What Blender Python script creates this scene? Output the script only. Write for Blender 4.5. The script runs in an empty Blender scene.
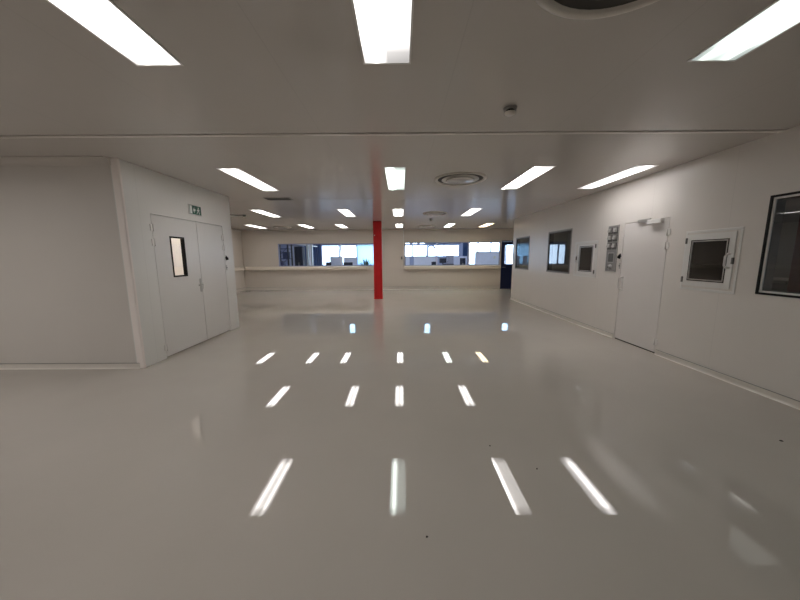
import bpy, math, random
from mathutils import Vector, Matrix
random.seed(7)
scene = bpy.context.scene
COL = scene.collection
PI = math.pi

# ------------------------------------------------------------------ dimensions (metres; x right, y into the hall, z up)
H = 2.88          # ceiling height
XR = 4.09         # right wall
XL = -3.725       # side of the partition block with the double door
YL = 4.17         # its front
YP = 6.77         # its rear
YB = 14.74        # far wall of the hall
XLB = -7.65       # left wall of the rear part
XLF = -9.0        # left wall of the front part
YE = 11.12        # where the right wall ends
XRB = 7.0
YF = -6.0
YO = 26.0         # far wall of the workshop behind the windows
HO = 6.2

# ------------------------------------------------------------------ materials
def new_mat(name):
    m = bpy.data.materials.new(name); m.use_nodes = True
    nt = m.node_tree
    for n in list(nt.nodes): nt.nodes.remove(n)
    out = nt.nodes.new('ShaderNodeOutputMaterial')
    return m, nt, out

def mat(name, col, rough=.5, metal=0., ior=1.5, var=0., vscale=3., bump=0., bscale=40., coat=0., spec=.5, seams=None):
    """painted / coated surface; var: slow tone variation, bump: fine surface unevenness,
    seams: (axis, pitch, offset) hairline joints between wall or ceiling panels"""
    m, nt, out = new_mat(name)
    b = nt.nodes.new('ShaderNodeBsdfPrincipled')
    b.inputs['Roughness'].default_value = rough
    b.inputs['Metallic'].default_value = metal
    b.inputs['IOR'].default_value = ior
    b.inputs['Specular IOR Level'].default_value = spec
    b.inputs['Coat Weight'].default_value = coat
    nt.links.new(b.outputs[0], out.inputs[0])
    tc = nt.nodes.new('ShaderNodeTexCoord')
    c = (col[0], col[1], col[2], 1)
    no = nt.nodes.new('ShaderNodeTexNoise'); no.inputs['Scale'].default_value = vscale; no.inputs['Detail'].default_value = 3
    nt.links.new(tc.outputs['Object'], no.inputs['Vector'])
    rp = nt.nodes.new('ShaderNodeValToRGB')
    rp.color_ramp.elements[0].position = .3; rp.color_ramp.elements[1].position = .7
    rp.color_ramp.elements[0].color = tuple(x*(1-var) for x in col)+(1,)
    rp.color_ramp.elements[1].color = tuple(min(1, x*(1+var)) for x in col)+(1,)
    nt.links.new(no.outputs['Fac'], rp.inputs[0])
    src = rp.outputs[0]
    if seams:
        ax, pitch, off = seams
        sp = nt.nodes.new('ShaderNodeSeparateXYZ'); nt.links.new(tc.outputs['Object'], sp.inputs[0])
        a = nt.nodes.new('ShaderNodeMath'); a.operation = 'SUBTRACT'; a.inputs[1].default_value = off
        nt.links.new(sp.outputs['XYZ'.index(ax)], a.inputs[0])
        w = nt.nodes.new('ShaderNodeMath'); w.operation = 'PINGPONG'; w.inputs[1].default_value = pitch/2
        nt.links.new(a.outputs[0], w.inputs[0])
        l = nt.nodes.new('ShaderNodeMath'); l.operation = 'LESS_THAN'; l.inputs[1].default_value = .0035
        nt.links.new(w.outputs[0], l.inputs[0])
        mx = nt.nodes.new('ShaderNodeMix'); mx.data_type = 'RGBA'
        nt.links.new(l.outputs[0], mx.inputs[0]); nt.links.new(src, mx.inputs[6])
        mx.inputs[7].default_value = tuple(x*.93 for x in col)+(1,)
        src = mx.outputs[2]
    nt.links.new(src, b.inputs['Base Color'])
    if bump:
        n2 = nt.nodes.new('ShaderNodeTexNoise'); n2.inputs['Scale'].default_value = bscale; n2.inputs['Detail'].default_value = 2
        nt.links.new(tc.outputs['Object'], n2.inputs['Vector'])
        bp = nt.nodes.new('ShaderNodeBump'); bp.inputs['Strength'].default_value = bump; bp.inputs['Distance'].default_value = .01
        nt.links.new(n2.outputs['Fac'], bp.inputs['Height']); nt.links.new(bp.outputs[0], b.inputs['Normal'])
    return m

def glass(name, tint, ior=1.5, gloss=1.0):
    """thin pane: see-through with fresnel mirror reflection"""
    m, nt, out = new_mat(name)
    t = nt.nodes.new('ShaderNodeBsdfTransparent'); t.inputs[0].default_value = tint+(1,)
    g = nt.nodes.new('ShaderNodeBsdfGlossy'); g.inputs['Roughness'].default_value = .01
    g.inputs['Color'].default_value = (gloss, gloss, gloss, 1)
    lw = nt.nodes.new('ShaderNodeLayerWeight'); lw.inputs['Blend'].default_value = .5
    pw = nt.nodes.new('ShaderNodeMath'); pw.operation = 'POWER'; pw.inputs[1].default_value = 5
    nt.links.new(lw.outputs['Facing'], pw.inputs[0])
    f = nt.nodes.new('ShaderNodeMapRange'); f0 = 2*((ior-1)/(ior+1))**2      # both faces of the pane reflect
    f.inputs['To Min'].default_value = f0; f.inputs['To Max'].default_value = 1
    nt.links.new(pw.outputs[0], f.inputs['Value'])
    mx = nt.nodes.new('ShaderNodeMixShader')
    nt.links.new(f.outputs[0], mx.inputs[0]); nt.links.new(t.outputs[0], mx.inputs[1]); nt.links.new(g.outputs[0], mx.inputs[2])
    nt.links.new(mx.outputs[0], out.inputs[0])
    return m

TWO = [(0, .35), (.12, .5), (.24, 1.6), (.36, .9), (.52, .7), (.64, .9), (.76, 1.6), (.88, .5), (1, .35)]
LEFT = [(0, .5), (.14, .8), (.26, 2.1), (.38, .9), (.52, .30), (1, .25)]
EDGE = [(0, 1.2), (.06, 2.1), (.18, 1.7), (.28, .6), (.45, .5), (1, .42)]
MID = [(0, .3), (.3, .55), (.45, 1.5), (.62, 2.0), (.75, 1.4), (.9, .5), (1, .3)]
def glow(name, col, strength, tubes=None):
    """opal diffuser: two lamp tubes make its middle a little stronger than its ends"""
    m, nt, out = new_mat(name)
    e = nt.nodes.new('ShaderNodeEmission'); e.inputs[0].default_value = col+(1,); e.inputs[1].default_value = strength
    if tubes:
        tc = nt.nodes.new('ShaderNodeTexCoord'); sp = nt.nodes.new('ShaderNodeSeparateXYZ')
        nt.links.new(tc.outputs['Generated'], sp.inputs[0])
        def ramp(sock, pts):
            r = nt.nodes.new('ShaderNodeValToRGB'); el = r.color_ramp.elements
            while len(el) < len(pts): el.new(.5)
            for q, (p, v) in zip(el, pts): q.position = p; q.color = (v, v, v, 1)
            nt.links.new(sock, r.inputs[0]); return r.outputs[0]
        a = ramp(sp.outputs[1], [(0, .35), (.07, .5), (.13, 1), (.87, 1), (.93, .5), (1, .35)])
        b = ramp(sp.outputs[0], [(p, v/4) for p, v in tubes])     # which tubes of the lamp burn
        mu = nt.nodes.new('ShaderNodeMath'); mu.operation = 'MULTIPLY'
        nt.links.new(a, mu.inputs[0]); nt.links.new(b, mu.inputs[1])
        m2 = nt.nodes.new('ShaderNodeMath'); m2.operation = 'MULTIPLY'; m2.inputs[1].default_value = strength*4
        # prismatic cover: luminous intensity falls off towards flat angles, as in any louvred or prismatic luminaire
        lw = nt.nodes.new('ShaderNodeLayerWeight'); lw.inputs['Blend'].default_value = .5
        fa = nt.nodes.new('ShaderNodeMapRange'); fa.interpolation_type = 'SMOOTHSTEP'
        fa.inputs['From Min'].default_value = .12; fa.inputs['From Max'].default_value = .75
        fa.inputs['To Min'].default_value = 1.; fa.inputs['To Max'].default_value = .55
        nt.links.new(lw.outputs['Facing'], fa.inputs['Value'])
        m3_ = nt.nodes.new('ShaderNodeMath'); m3_.operation = 'MULTIPLY'
        nt.links.new(mu.outputs[0], m2.inputs[0]); nt.links.new(m2.outputs[0], m3_.inputs[0])
        nt.links.new(fa.outputs[0], m3_.inputs[1]); nt.links.new(m3_.outputs[0], e.inputs[1])
    nt.links.new(e.outputs[0], out.inputs[0])
    return m

M = {}
M['wall'] = mat('wall_paint', (.745, .71, .675), rough=.33, var=.012, vscale=1.2, seams=('Y', 1.2, .25), bump=.02, bscale=3)
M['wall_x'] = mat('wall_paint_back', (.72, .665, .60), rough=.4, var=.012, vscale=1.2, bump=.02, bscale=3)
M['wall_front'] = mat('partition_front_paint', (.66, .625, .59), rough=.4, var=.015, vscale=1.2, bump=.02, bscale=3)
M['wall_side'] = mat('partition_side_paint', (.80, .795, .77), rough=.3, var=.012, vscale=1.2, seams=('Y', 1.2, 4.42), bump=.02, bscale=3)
M['ceil'] = mat('ceiling_panel', (.58, .55, .52), rough=.17, var=.015, vscale=.9, seams=('X', 1.222, .385), bump=.05, bscale=1.6, spec=.6)
M['ceil_strip'] = mat('ceiling_joint_strip', (.78, .745, .70), rough=.35)
M['dark_gap'] = mat('dark_gap', (.05, .045, .04), rough=.7)
M['floor'] = mat('epoxy_floor', (.52, .483, .440), rough=.004, var=.02, vscale=1.5, ior=1.62, spec=.5)
M['cove'] = mat('cove_skirting', (.74, .70, .645), rough=.3)
M['trim'] = mat('corner_trim', (.93, .87, .84), rough=.35)
M['ledge'] = mat('cream_ledge', (.88, .81, .70), rough=.35)
M['white'] = mat('white_lacquer', (.78, .775, .76), rough=.28)
M['door'] = mat('door_lacquer', (.76, .745, .725), rough=.3, var=.008, vscale=2)
M['door_warm'] = mat('door_lacquer_warm', (.74, .71, .69), rough=.3, var=.008, vscale=2)
M['plastic_white'] = mat('white_plastic', (.82, .80, .78), rough=.35)
M['steel'] = mat('brushed_steel', (.55, .54, .52), rough=.3, metal=.8)
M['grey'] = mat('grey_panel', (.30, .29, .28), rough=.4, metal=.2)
M['grey_light'] = mat('gauge_face', (.40, .39, .375), rough=.3)
M['grey_dark'] = mat('dark_grey', (.12, .115, .11), rough=.4)
M['black'] = mat('black_rubber', (.012, .012, .012), rough=.5, spec=.2)
M['red'] = mat('red_paint', (.60, .024, .026), spec=.2, rough=.4, var=.06, vscale=5)
M['darkred'] = mat('dark_red_panel', (.15, .006, .014), rough=.5)
M['navy'] = mat('navy_paint', (.012, .022, .085), rough=.3)
M['green'] = mat('sign_green', (.006, .10, .065), rough=.4)
M['sign_white'] = mat('sign_white', (.86, .92, .88), rough=.4)
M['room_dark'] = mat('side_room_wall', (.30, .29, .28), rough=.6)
M['lavender'] = mat('lavender_screen', (.76, .78, .93), rough=.7, var=.03, vscale=6)
M['lavender_dark'] = mat('screen_edge', (.34, .36, .50), rough=.5)
M['office_wall'] = mat('workshop_wall', (.36, .40, .58), rough=.7, var=.03)
M['office_roof'] = mat('workshop_roof', (.16, .17, .20), rough=.8)
M['office_dark'] = mat('blue_black_metal', (.010, .016, .045), rough=.4)
M['rack'] = mat('rack_metal', (.035, .055, .16), rough=.4, metal=.2)
M['curtain'] = mat('blue_curtain', (.035, .085, .22), rough=.8, var=.15, vscale=8)
M['pale_blue'] = mat('pale_blue_screen', (.42, .66, .82), rough=.6)
M['paper'] = mat('pale_blue_paper', (.55, .78, .90), rough=.6)
M['wood'] = mat('desk_laminate', (.55, .52, .50), rough=.4, var=.05)
M['leaf'] = mat('leaf', (.02, .06, .035), rough=.5, var=.3, vscale=20)
M['pot'] = mat('pot', (.10, .10, .14), rough=.5)
M['beige'] = mat('beige_room', (.80, .66, .55), rough=.7)
M['screen'] = mat('dark_screen', (.012, .014, .03), rough=.15)
M['chip'] = mat('dark_chip', (.03, .025, .02), rough=.8)
M['glass_clear'] = glass('clear_pane', (.86, .93, 1.0))
M['glass_dark'] = glass('dark_pane', (.34, .36, .35), ior=1.5)
M['glass_deep'] = glass('deep_dark_pane', (.16, .18, .18), ior=1.5)
M['glass_plain'] = glass('plain_pane', (.88, .88, .88))
m, nt, out = new_mat('blind_fabric')
a_ = nt.nodes.new('ShaderNodeBsdfTranslucent'); a_.inputs[0].default_value = (.34, .50, .60, 1)
b_ = nt.nodes.new('ShaderNodeBsdfDiffuse'); b_.inputs[0].default_value = (.55, .72, .84, 1)
x_ = nt.nodes.new('ShaderNodeMixShader'); x_.inputs[0].default_value = .35
nt.links.new(a_.outputs[0], x_.inputs[1]); nt.links.new(b_.outputs[0], x_.inputs[2]); nt.links.new(x_.outputs[0], out.inputs[0])
M['blind'] = m
E_ = 10.6
M['lamp'] = glow('lamp_two_tubes', (1, .955, .92), E_, TWO)
M['lamp_near'] = glow('lamp_two_tubes_weak', (1, .96, .93), E_*.62, LEFT)
M['lamp_near_green'] = glow('lamp_green_weak', (.90, 1, .94), E_*.42, TWO)
M['lamp_edge'] = glow('lamp_edge_tube', (1, .955, .92), E_, EDGE)
M['lamp_mid'] = glow('lamp_middle_tube', (1, .955, .94), E_*.8, MID)
M['lamp_left'] = glow('lamp_left_tube', (.90, 1, .93), E_*.85, LEFT)
M['lamp_green'] = glow('lamp_greenish', (.93, 1, .93), E_, TWO)
M['lamp_warm'] = glow('lamp_warm_tubes', (1, .80, .55), E_, TWO)
M['lamp_hall'] = glow('high_bay_lamp', (.50, .76, 1), 5)

# ------------------------------------------------------------------ mesh helpers
class MB:
    def __init__(s): s.v = []; s.f = []; s.sm = []
    def quad(s, a, b, c, d):
        n = len(s.v); s.v += [a, b, c, d]; s.f.append((n, n+1, n+2, n+3)); s.sm.append(False); return s
    def box(s, x0, x1, y0, y1, z0, z1, bev=0.):
        if x0 > x1: x0, x1 = x1, x0
        if y0 > y1: y0, y1 = y1, y0
        if z0 > z1: z0, z1 = z1, z0
        b = min(bev, .45*(x1-x0), .45*(y1-y0), .45*(z1-z0))
        if b <= 0:
            n = len(s.v)
            s.v += [(x, y, z) for z in (z0, z1) for y in (y0, y1) for x in (x0, x1)]
            for f in ((0, 2, 3, 1), (4, 5, 7, 6), (0, 1, 5, 4), (2, 6, 7, 3), (0, 4, 6, 2), (1, 3, 7, 5)):
                s.f.append(tuple(n+i for i in f)); s.sm.append(False)
            return s
        # chamfered box: three inset faces per corner
        n = len(s.v); idx = {}
        for i, x in enumerate((x0, x1)):
            for j, y in enumerate((y0, y1)):
                for k, z in enumerate((z0, z1)):
                    sx, sy, sz = (1, -1)[i], (1, -1)[j], (1, -1)[k]
                    idx[i, j, k, 'x'] = len(s.v); s.v.append((x, y+sy*b, z+sz*b))
                    idx[i, j, k, 'y'] = len(s.v); s.v.append((x+sx*b, y, z+sz*b))
                    idx[i, j, k, 'z'] = len(s.v); s.v.append((x+sx*b, y+sy*b, z))
        def F(*t): s.f.append(tuple(t)); s.sm.append(False)
        for i in (0, 1):
            q = [idx[i, j, k, 'x'] for j, k in ((0, 0), (1, 0), (1, 1), (0, 1))]; F(*(q if i else q[::-1]))
            q = [idx[j, i, k, 'y'] for j, k in ((0, 0), (0, 1), (1, 1), (1, 0))]; F(*(q if i else q[::-1]))
            q = [idx[j, k, i, 'z'] for j, k in ((0, 0), (1, 0), (1, 1), (0, 1))]; F(*(q if i else q[::-1]))
        for i in (0, 1):
            for j in (0, 1):
                F(idx[i, j, 0, 'x'], idx[i, j, 1, 'x'], idx[i, j, 1, 'y'], idx[i, j, 0, 'y'])
                F(idx[i, 0, j, 'x'], idx[i, 1, j, 'x'], idx[i, 1, j, 'z'], idx[i, 0, j, 'z'])
                F(idx[0, i, j, 'y'], idx[1, i, j, 'y'], idx[1, i, j, 'z'], idx[0, i, j, 'z'])
                for k in (0, 1): F(idx[i, j, k, 'x'], idx[i, j, k, 'y'], idx[i, j, k, 'z'])
        return s
    def lathe(s, cx, cy, prof, seg=40, axis='z', base=(0, 0, 0)):
        """prof: list of (radius, height); spun about an axis through (cx,cy) [z], or through base along x / y"""
        n = len(s.v)
        for r, h in prof:
            for i in range(seg):
                a = 2*PI*i/seg; c, q = r*math.cos(a), r*math.sin(a)
                if axis == 'z': s.v.append((cx+c, cy+q, h))
                elif axis == 'x': s.v.append((base[0]+h, base[1]+c, base[2]+q))
                else: s.v.append((base[0]+c, base[1]+h, base[2]+q))
        for k in range(len(prof)-1):
            for i in range(seg):
                j = (i+1) % seg
                s.f.append((n+k*seg+i, n+k*seg+j, n+(k+1)*seg+j, n+(k+1)*seg+i)); s.sm.append(True)
        for k, rev in ((0, True), (len(prof)-1, False)):
            if prof[k][0] > 1e-4:
                q = [n+k*seg+i for i in range(seg)]
                s.f.append(tuple(q[::-1] if rev else q)); s.sm.append(False)
        return s
    def tube(s, pts, r, seg=10):
        P = [Vector(p) for p in pts]; n = len(s.v); up = Vector((0, 0, 1))
        for i, p in enumerate(P):
            d = (P[min(i+1, len(P)-1)]-P[max(i-1, 0)]).normalized()
            a = d.cross(up if abs(d.z) < .95 else Vector((1, 0, 0))).normalized(); b = d.cross(a).normalized()
            rr = r[i] if isinstance(r, (list, tuple)) else r
            for k in range(seg):
                t = 2*PI*k/seg; s.v.append(tuple(p+a*rr*math.cos(t)+b*rr*math.sin(t)))
        for i in range(len(P)-1):
            for k in range(seg):
                j = (k+1) % seg
                s.f.append((n+i*seg+k, n+i*seg+j, n+(i+1)*seg+j, n+(i+1)*seg+k)); s.sm.append(True)
        s.f.append(tuple(n+k for k in range(seg))); s.sm.append(False)
        s.f.append(tuple(n+(len(P)-1)*seg+k for k in range(seg))[::-1]); s.sm.append(False)
        return s
    def prism(s, poly, f0, f1):
        """poly: 2-D outline; f0, f1 map an outline point to its 3-D place on either end"""
        n = len(s.v); m = len(poly)
        s.v += [f0(*p) for p in poly]+[f1(*p) for p in poly]
        s.f.append(tuple(range(n, n+m))[::-1]); s.sm.append(False)
        s.f.append(tuple(range(n+m, n+2*m))); s.sm.append(False)
        for i in range(m):
            j = (i+1) % m; s.f.append((n+i, n+j, n+m+j, n+m+i)); s.sm.append(False)
        return s
    def frame(s, axis, a0, a1, u0, u1, z0, z1, w, bev=0.):
        """rectangular frame of bar width w lying across axis ('x' or 'y') from a0 to a1"""
        for U0, U1, Z0, Z1 in ((u0, u1, z1-w, z1), (u0, u1, z0, z0+w), (u0, u0+w, z0+w, z1-w), (u1-w, u1, z0+w, z1-w)):
            if axis == 'x': s.box(a0, a1, U0, U1, Z0, Z1, bev)
            else: s.box(U0, U1, a0, a1, Z0, Z1, bev)
        return s
    def build(s, name, m, parent=None, origin=None, label=None):
        me = bpy.data.meshes.new(name)
        o = bpy.data.objects.new(name, me); COL.objects.link(o)
        off = Vector((0, 0, 0))
        if parent is not None: off = world(parent)
        if origin is None:
            org = off if parent is not None else Vector((0, 0, 0))
        else: org = Vector(origin)
        me.from_pydata([tuple(Vector(v)-org) for v in s.v], [], s.f)
        me.validate()
        if len(me.polygons) == len(s.sm): me.polygons.foreach_set('use_smooth', s.sm)
        import bmesh
        bm = bmesh.new(); bm.from_mesh(me); bmesh.ops.recalc_face_normals(bm, faces=bm.faces); bm.to_mesh(me); bm.free()
        me.materials.append(m); me.update()
        if parent is not None: o.parent = parent
        o.location = org-off
        if label: o['label'] = label
        return o

def world(o):
    v = Vector((0, 0, 0))
    while o is not None: v += Vector(o.location); o = o.parent
    return v

def thing(name, label, cat, loc, group=None, kind=None):
    o = bpy.data.objects.new(name, None); COL.objects.link(o); o.location = loc
    o.empty_display_size = .1
    return tag(o, label, cat, group, kind)
def tag(o, label, cat=None, group=None, kind=None):
    if label: o['label'] = label
    if cat: o['category'] = cat
    if group: o['group'] = group
    if kind: o['kind'] = kind
    return o
def struct(name, mb, m, label=None, cat=None):
    return tag(mb.build(name, m), label, cat, kind='structure')
def copy_tree(o, parent=None):
    c = o.copy(); COL.objects.link(c)
    if parent is not None: c.parent = parent
    for ch in list(o.children): copy_tree(ch, c)
    return c

def slab(axis, a0, a1, u0, u1, z0, z1, holes=()):
    """wall slab across axis with rectangular openings (u0,u1,z0,z1)"""
    mb = MB()
    us = sorted({u0, u1, *[h[0] for h in holes], *[h[1] for h in holes]})
    zs = sorted({z0, z1, *[h[2] for h in holes], *[h[3] for h in holes]})
    us = [u for u in us if u0 <= u <= u1]; zs = [z for z in zs if z0 <= z <= z1]
    def solid(i, j):
        if i < 0 or j < 0 or i >= len(us)-1 or j >= len(zs)-1: return False
        cu, cz = (us[i]+us[i+1])/2, (zs[j]+zs[j+1])/2
        return not any(h[0] < cu < h[1] and h[2] < cz < h[3] for h in holes)
    P = (lambda a, u, z: (a, u, z)) if axis == 'x' else (lambda a, u, z: (u, a, z))
    for i in range(len(us)-1):
        for j in range(len(zs)-1):
            if not solid(i, j): continue
            U0, U1, Z0, Z1 = us[i], us[i+1], zs[j], zs[j+1]
            mb.quad(P(a0, U0, Z0), P(a0, U1, Z0), P(a0, U1, Z1), P(a0, U0, Z1))
            mb.quad(P(a1, U0, Z0), P(a1, U1, Z0), P(a1, U1, Z1), P(a1, U0, Z1))
            if not solid(i-1, j): mb.quad(P(a0, U0, Z0), P(a1, U0, Z0), P(a1, U0, Z1), P(a0, U0, Z1))
            if not solid(i+1, j): mb.quad(P(a0, U1, Z0), P(a1, U1, Z0), P(a1, U1, Z1), P(a0, U1, Z1))
            if not solid(i, j-1): mb.quad(P(a0, U0, Z0), P(a1, U0, Z0), P(a1, U1, Z0), P(a0, U1, Z0))
            if not solid(i, j+1): mb.quad(P(a0, U0, Z1), P(a1, U0, Z1), P(a1, U1, Z1), P(a0, U1, Z1))
    return mb

# ------------------------------------------------------------------ room shell
struct('floor', MB().box(-12.2, 12.2, YF, YO+.2, -.12, 0), M['floor'], 'glossy warm grey epoxy floor mirroring the lamps', 'floor')

W1 = (-5.94, -1.22, 1.15, 2.245)
W2 = (.19, 4.82, 1.15, 2.27)
D4 = (4.87, 5.80, 0., 2.33)
struct('wall_back', slab('y', YB, YB+.14, -12.2, 12.2, 0, HO, [W1, W2, D4]), M['wall_x'], 'cream far wall with two long windows into the workshop', 'wall')
W3 = (9.70, 10.83, 1.135, 2.21)
W4 = (7.33, 8.48, 1.14, 2.225)
W5 = (1.75, 3.455, 1.125, 2.215)
HA = (6.45, 6.985, 1.20, 1.795)
HB = (3.755, 4.365, 1.155, 1.85)
D3 = (4.70, 5.635, 0., 2.15)
struct('wall_right', slab('x', XR, XR+.12, YF, YE, 0, H, [W3, W4, W5, HA, HB, D3]), M['wall'], 'long white right wall with windows, hatches and a door', 'wall')
struct('wall_right_end', slab('y', YE-.12, YE, XR+.12, XRB+.12, 0, H), M['wall'])
struct('wall_right_recess', slab('x', XRB, XRB+.12, YE, YB, 0, H), M['wall'])
DL = (4.605, 6.425, 0., 2.235)
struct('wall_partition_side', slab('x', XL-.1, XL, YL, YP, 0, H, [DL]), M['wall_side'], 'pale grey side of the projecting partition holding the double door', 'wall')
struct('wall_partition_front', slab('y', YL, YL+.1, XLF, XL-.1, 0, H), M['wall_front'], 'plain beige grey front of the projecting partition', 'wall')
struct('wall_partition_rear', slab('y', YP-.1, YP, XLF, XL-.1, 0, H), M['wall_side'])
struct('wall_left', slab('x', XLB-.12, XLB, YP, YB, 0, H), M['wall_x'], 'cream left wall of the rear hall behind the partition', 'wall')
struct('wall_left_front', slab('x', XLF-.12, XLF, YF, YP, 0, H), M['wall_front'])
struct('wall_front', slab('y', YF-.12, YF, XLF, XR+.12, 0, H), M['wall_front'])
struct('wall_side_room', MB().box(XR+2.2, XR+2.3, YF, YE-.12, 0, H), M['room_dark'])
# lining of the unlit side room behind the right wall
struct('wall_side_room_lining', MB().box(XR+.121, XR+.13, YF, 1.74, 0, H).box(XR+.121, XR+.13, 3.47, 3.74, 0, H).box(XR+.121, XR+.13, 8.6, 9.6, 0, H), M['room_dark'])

# ceiling: panel strips with open joints running across the hall
joints = [-3.98, -.28, 3.42, 7.12, 10.82]
mb = MB(); ys = [YF]+joints+[YB]
for a, b in zip(ys[:-1], ys[1:]):
    ga = .005 if a == 3.42 else .003; gb = .005 if b == 3.42 else .003
    mb.box(XLF, XRB, a+(ga if a != YF else 0), b-(gb if b != YB else 0), H, H+.04)
mb.box(XLF, XRB, YF, YB, H+.041, H+.06)
struct('ceiling', mb, M['ceil'], 'grey metal panel ceiling with recessed lamps', 'ceiling')
for j in joints[2:3]:
    struct('trim_ceiling_joint', MB().box(XLB if j > YP else XLF, XR, j+.006, j+.052, H-.007, H-.0005), M['ceil_strip'])

# coved skirting
def cove(name, axis, a, sgn, u0, u1, gaps=(), hh=.075):
    """quarter round skirting on the wall plane a, sgn: side the room lies on"""
    mb = MB(); prof = [(0, 0)]
    R = .055
    pts = [(R, 0.0005)]+[(R-R*math.sin(t), R-R*math.cos(t)) for t in [PI/2*k/6 for k in range(7)]]
    outline = [(.0005, .0005), (.030, .0005)]+[(.030-.022*math.sin(t), .0005+.022*(1-math.cos(t))) for t in [PI/2*k/6 for k in range(1, 7)]]+[(.008, hh-.006), (.0005, hh)]
    segs = [];c = u0
    for g in sorted(gaps): segs.append((c, g[0])); c = g[1]
    segs.append((c, u1))
    for s0, s1 in segs:
        if axis == 'x': mb.prism(outline, lambda d, z: (a+sgn*d, s0, z), lambda d, z: (a+sgn*d, s1, z))
        else: mb.prism(outline, lambda d, z: (s0, a+sgn*d, z), lambda d, z: (s1, a+sgn*d, z))
    o = struct(name, mb, M['cove'])
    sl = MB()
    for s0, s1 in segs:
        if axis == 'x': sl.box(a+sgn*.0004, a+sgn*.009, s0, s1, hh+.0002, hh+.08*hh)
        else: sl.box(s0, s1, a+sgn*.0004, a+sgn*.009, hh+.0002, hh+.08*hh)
    sl.build('cove_shadow_strip', M['grey'], o)  # dark strip put in for the shadow line along the cove's top edge
    return o
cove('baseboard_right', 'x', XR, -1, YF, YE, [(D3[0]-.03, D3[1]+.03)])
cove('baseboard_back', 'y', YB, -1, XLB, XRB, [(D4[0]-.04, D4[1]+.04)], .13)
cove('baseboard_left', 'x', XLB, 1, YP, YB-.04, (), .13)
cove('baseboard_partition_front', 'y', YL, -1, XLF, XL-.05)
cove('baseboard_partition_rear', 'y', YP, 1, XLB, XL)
# rounded corner post and cornice of the partition
mb = MB(); outl = []
for k in range(7):
    t = PI/2*k/6; outl.append((XL-.012+.018*math.sin(t), YL+.012-.018*math.cos(t)))
outl = [(XL-.085, YL-.006)]+outl+[(XL+.006, YL+.03), (XL-.004, YL+.03), (XL-.085, YL+.004)]
mb.prism(outl, lambda x, y: (x, y, .001), lambda x, y: (x, y, H-.001))
struct('trim_corner', mb, M['trim'])
mb = MB(); o2 = [(0.0005, 0)]+[(.075-.075*math.cos(t), -.075+.075*(math.sin(t)) ) for t in [PI/2*k/6 for k in range(6, -1, -1)]]
co = [(.0005, -.0005), (.09, -.0005), (.088, -.012)]+[(.012+.07*(1-math.sin(t)), -.012-.07*(1-math.cos(t))) for t in [PI/2*k/6 for k in range(7)]][:7]+[(.0005, -.088)]
mb.prism(co, lambda d, z: (XLF, YL-d, H+z), lambda d, z: (XL-.09, YL-d, H+z))
struct('trim_cornice', mb, M['wall_front'])
# trunking ledges under the far windows
mb = MB().box(XLB+.13, -1.58, YB-.19, YB-.0005, .985, 1.148, .02).box(XLB+.0005, XLB+.13, YP, YB-.0005, .985, 1.148, .02)
struct('trim_ledge_left', mb, M['ledge'], 'cream ledge under the far window left of the red column', 'ledge')
struct('trim_ledge_right', MB().box(.16, 4.82, YB-.19, YB-.0005, .985, 1.148, .02), M['ledge'], 'cream ledge under the far window beside the blue door', 'ledge')

# ------------------------------------------------------------------ far windows
def far_window(name, W, mull, label):
    w = thing(name, label, 'window', ((W[0]+W[1])/2, YB+.07, W[2]), kind='structure')
    MB().frame('y', YB+.03, YB+.11, W[0], W[1], W[2], W[3], .035).build('window_frame', M['lavender_dark'], w)
    xs = [W[0]+.035]+mull+[W[1]-.035]
    for x in mull: MB().box(x-.025, x+.025, YB+.03, YB+.11, W[2]+.035, W[3]-.035).build('mullion', M['lavender'], w)
    for k in range(len(xs)-1):
        a = xs[k]+(.025 if k else 0); b = xs[k+1]-(.025 if k < len(mull) else 0)
        MB().quad((a, YB+.07, W[2]+.035), (b, YB+.07, W[2]+.035), (b, YB+.07, W[3]-.035), (a, YB+.07, W[3]-.035)).build('pane', M['glass_clear'], w)
far_window('window_1', W1, [-4.42, -2.905], 'long far window beside the red column, dark racks seen through it')
far_window('window_2', W2, [1.76, 3.30], 'long far window beside the blue door, bright workshop behind')

# blue door in the far wall
d = thing('door_4', 'dark blue door with a tall glass pane in the far wall', 'door', (5.33, YB, 0), kind='structure')
MB().box(D4[0], D4[0]+.05, YB-.01, YB+.12, .001, D4[3]).box(D4[1]-.05, D4[1], YB-.01, YB+.12, .001, D4[3]).box(D4[0]+.05, D4[1]-.05, YB-.01, YB+.12, D4[3]-.05, D4[3]).build('door_frame', M['navy'], d)
lf = slab('y', YB+.02, YB+.065, D4[0]+.055, D4[1]-.055, .002, D4[3]-.055, [(5.055, 5.60, 1.20, 2.12)]).build('leaf', M['navy'], d)
MB().quad((5.055, YB+.045, 1.20), (5.60, YB+.045, 1.20), (5.60, YB+.045, 2.12), (5.055, YB+.045, 2.12)).build('pane', M['glass_clear'], lf)
MB().box(4.955, 4.985, YB-.03, YB+.02, 1.04, 1.06).tube([(4.97, YB-.03, 1.05), (5.09, YB-.03, 1.05)], .009).build('door_handle', M['steel'], lf)

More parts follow.
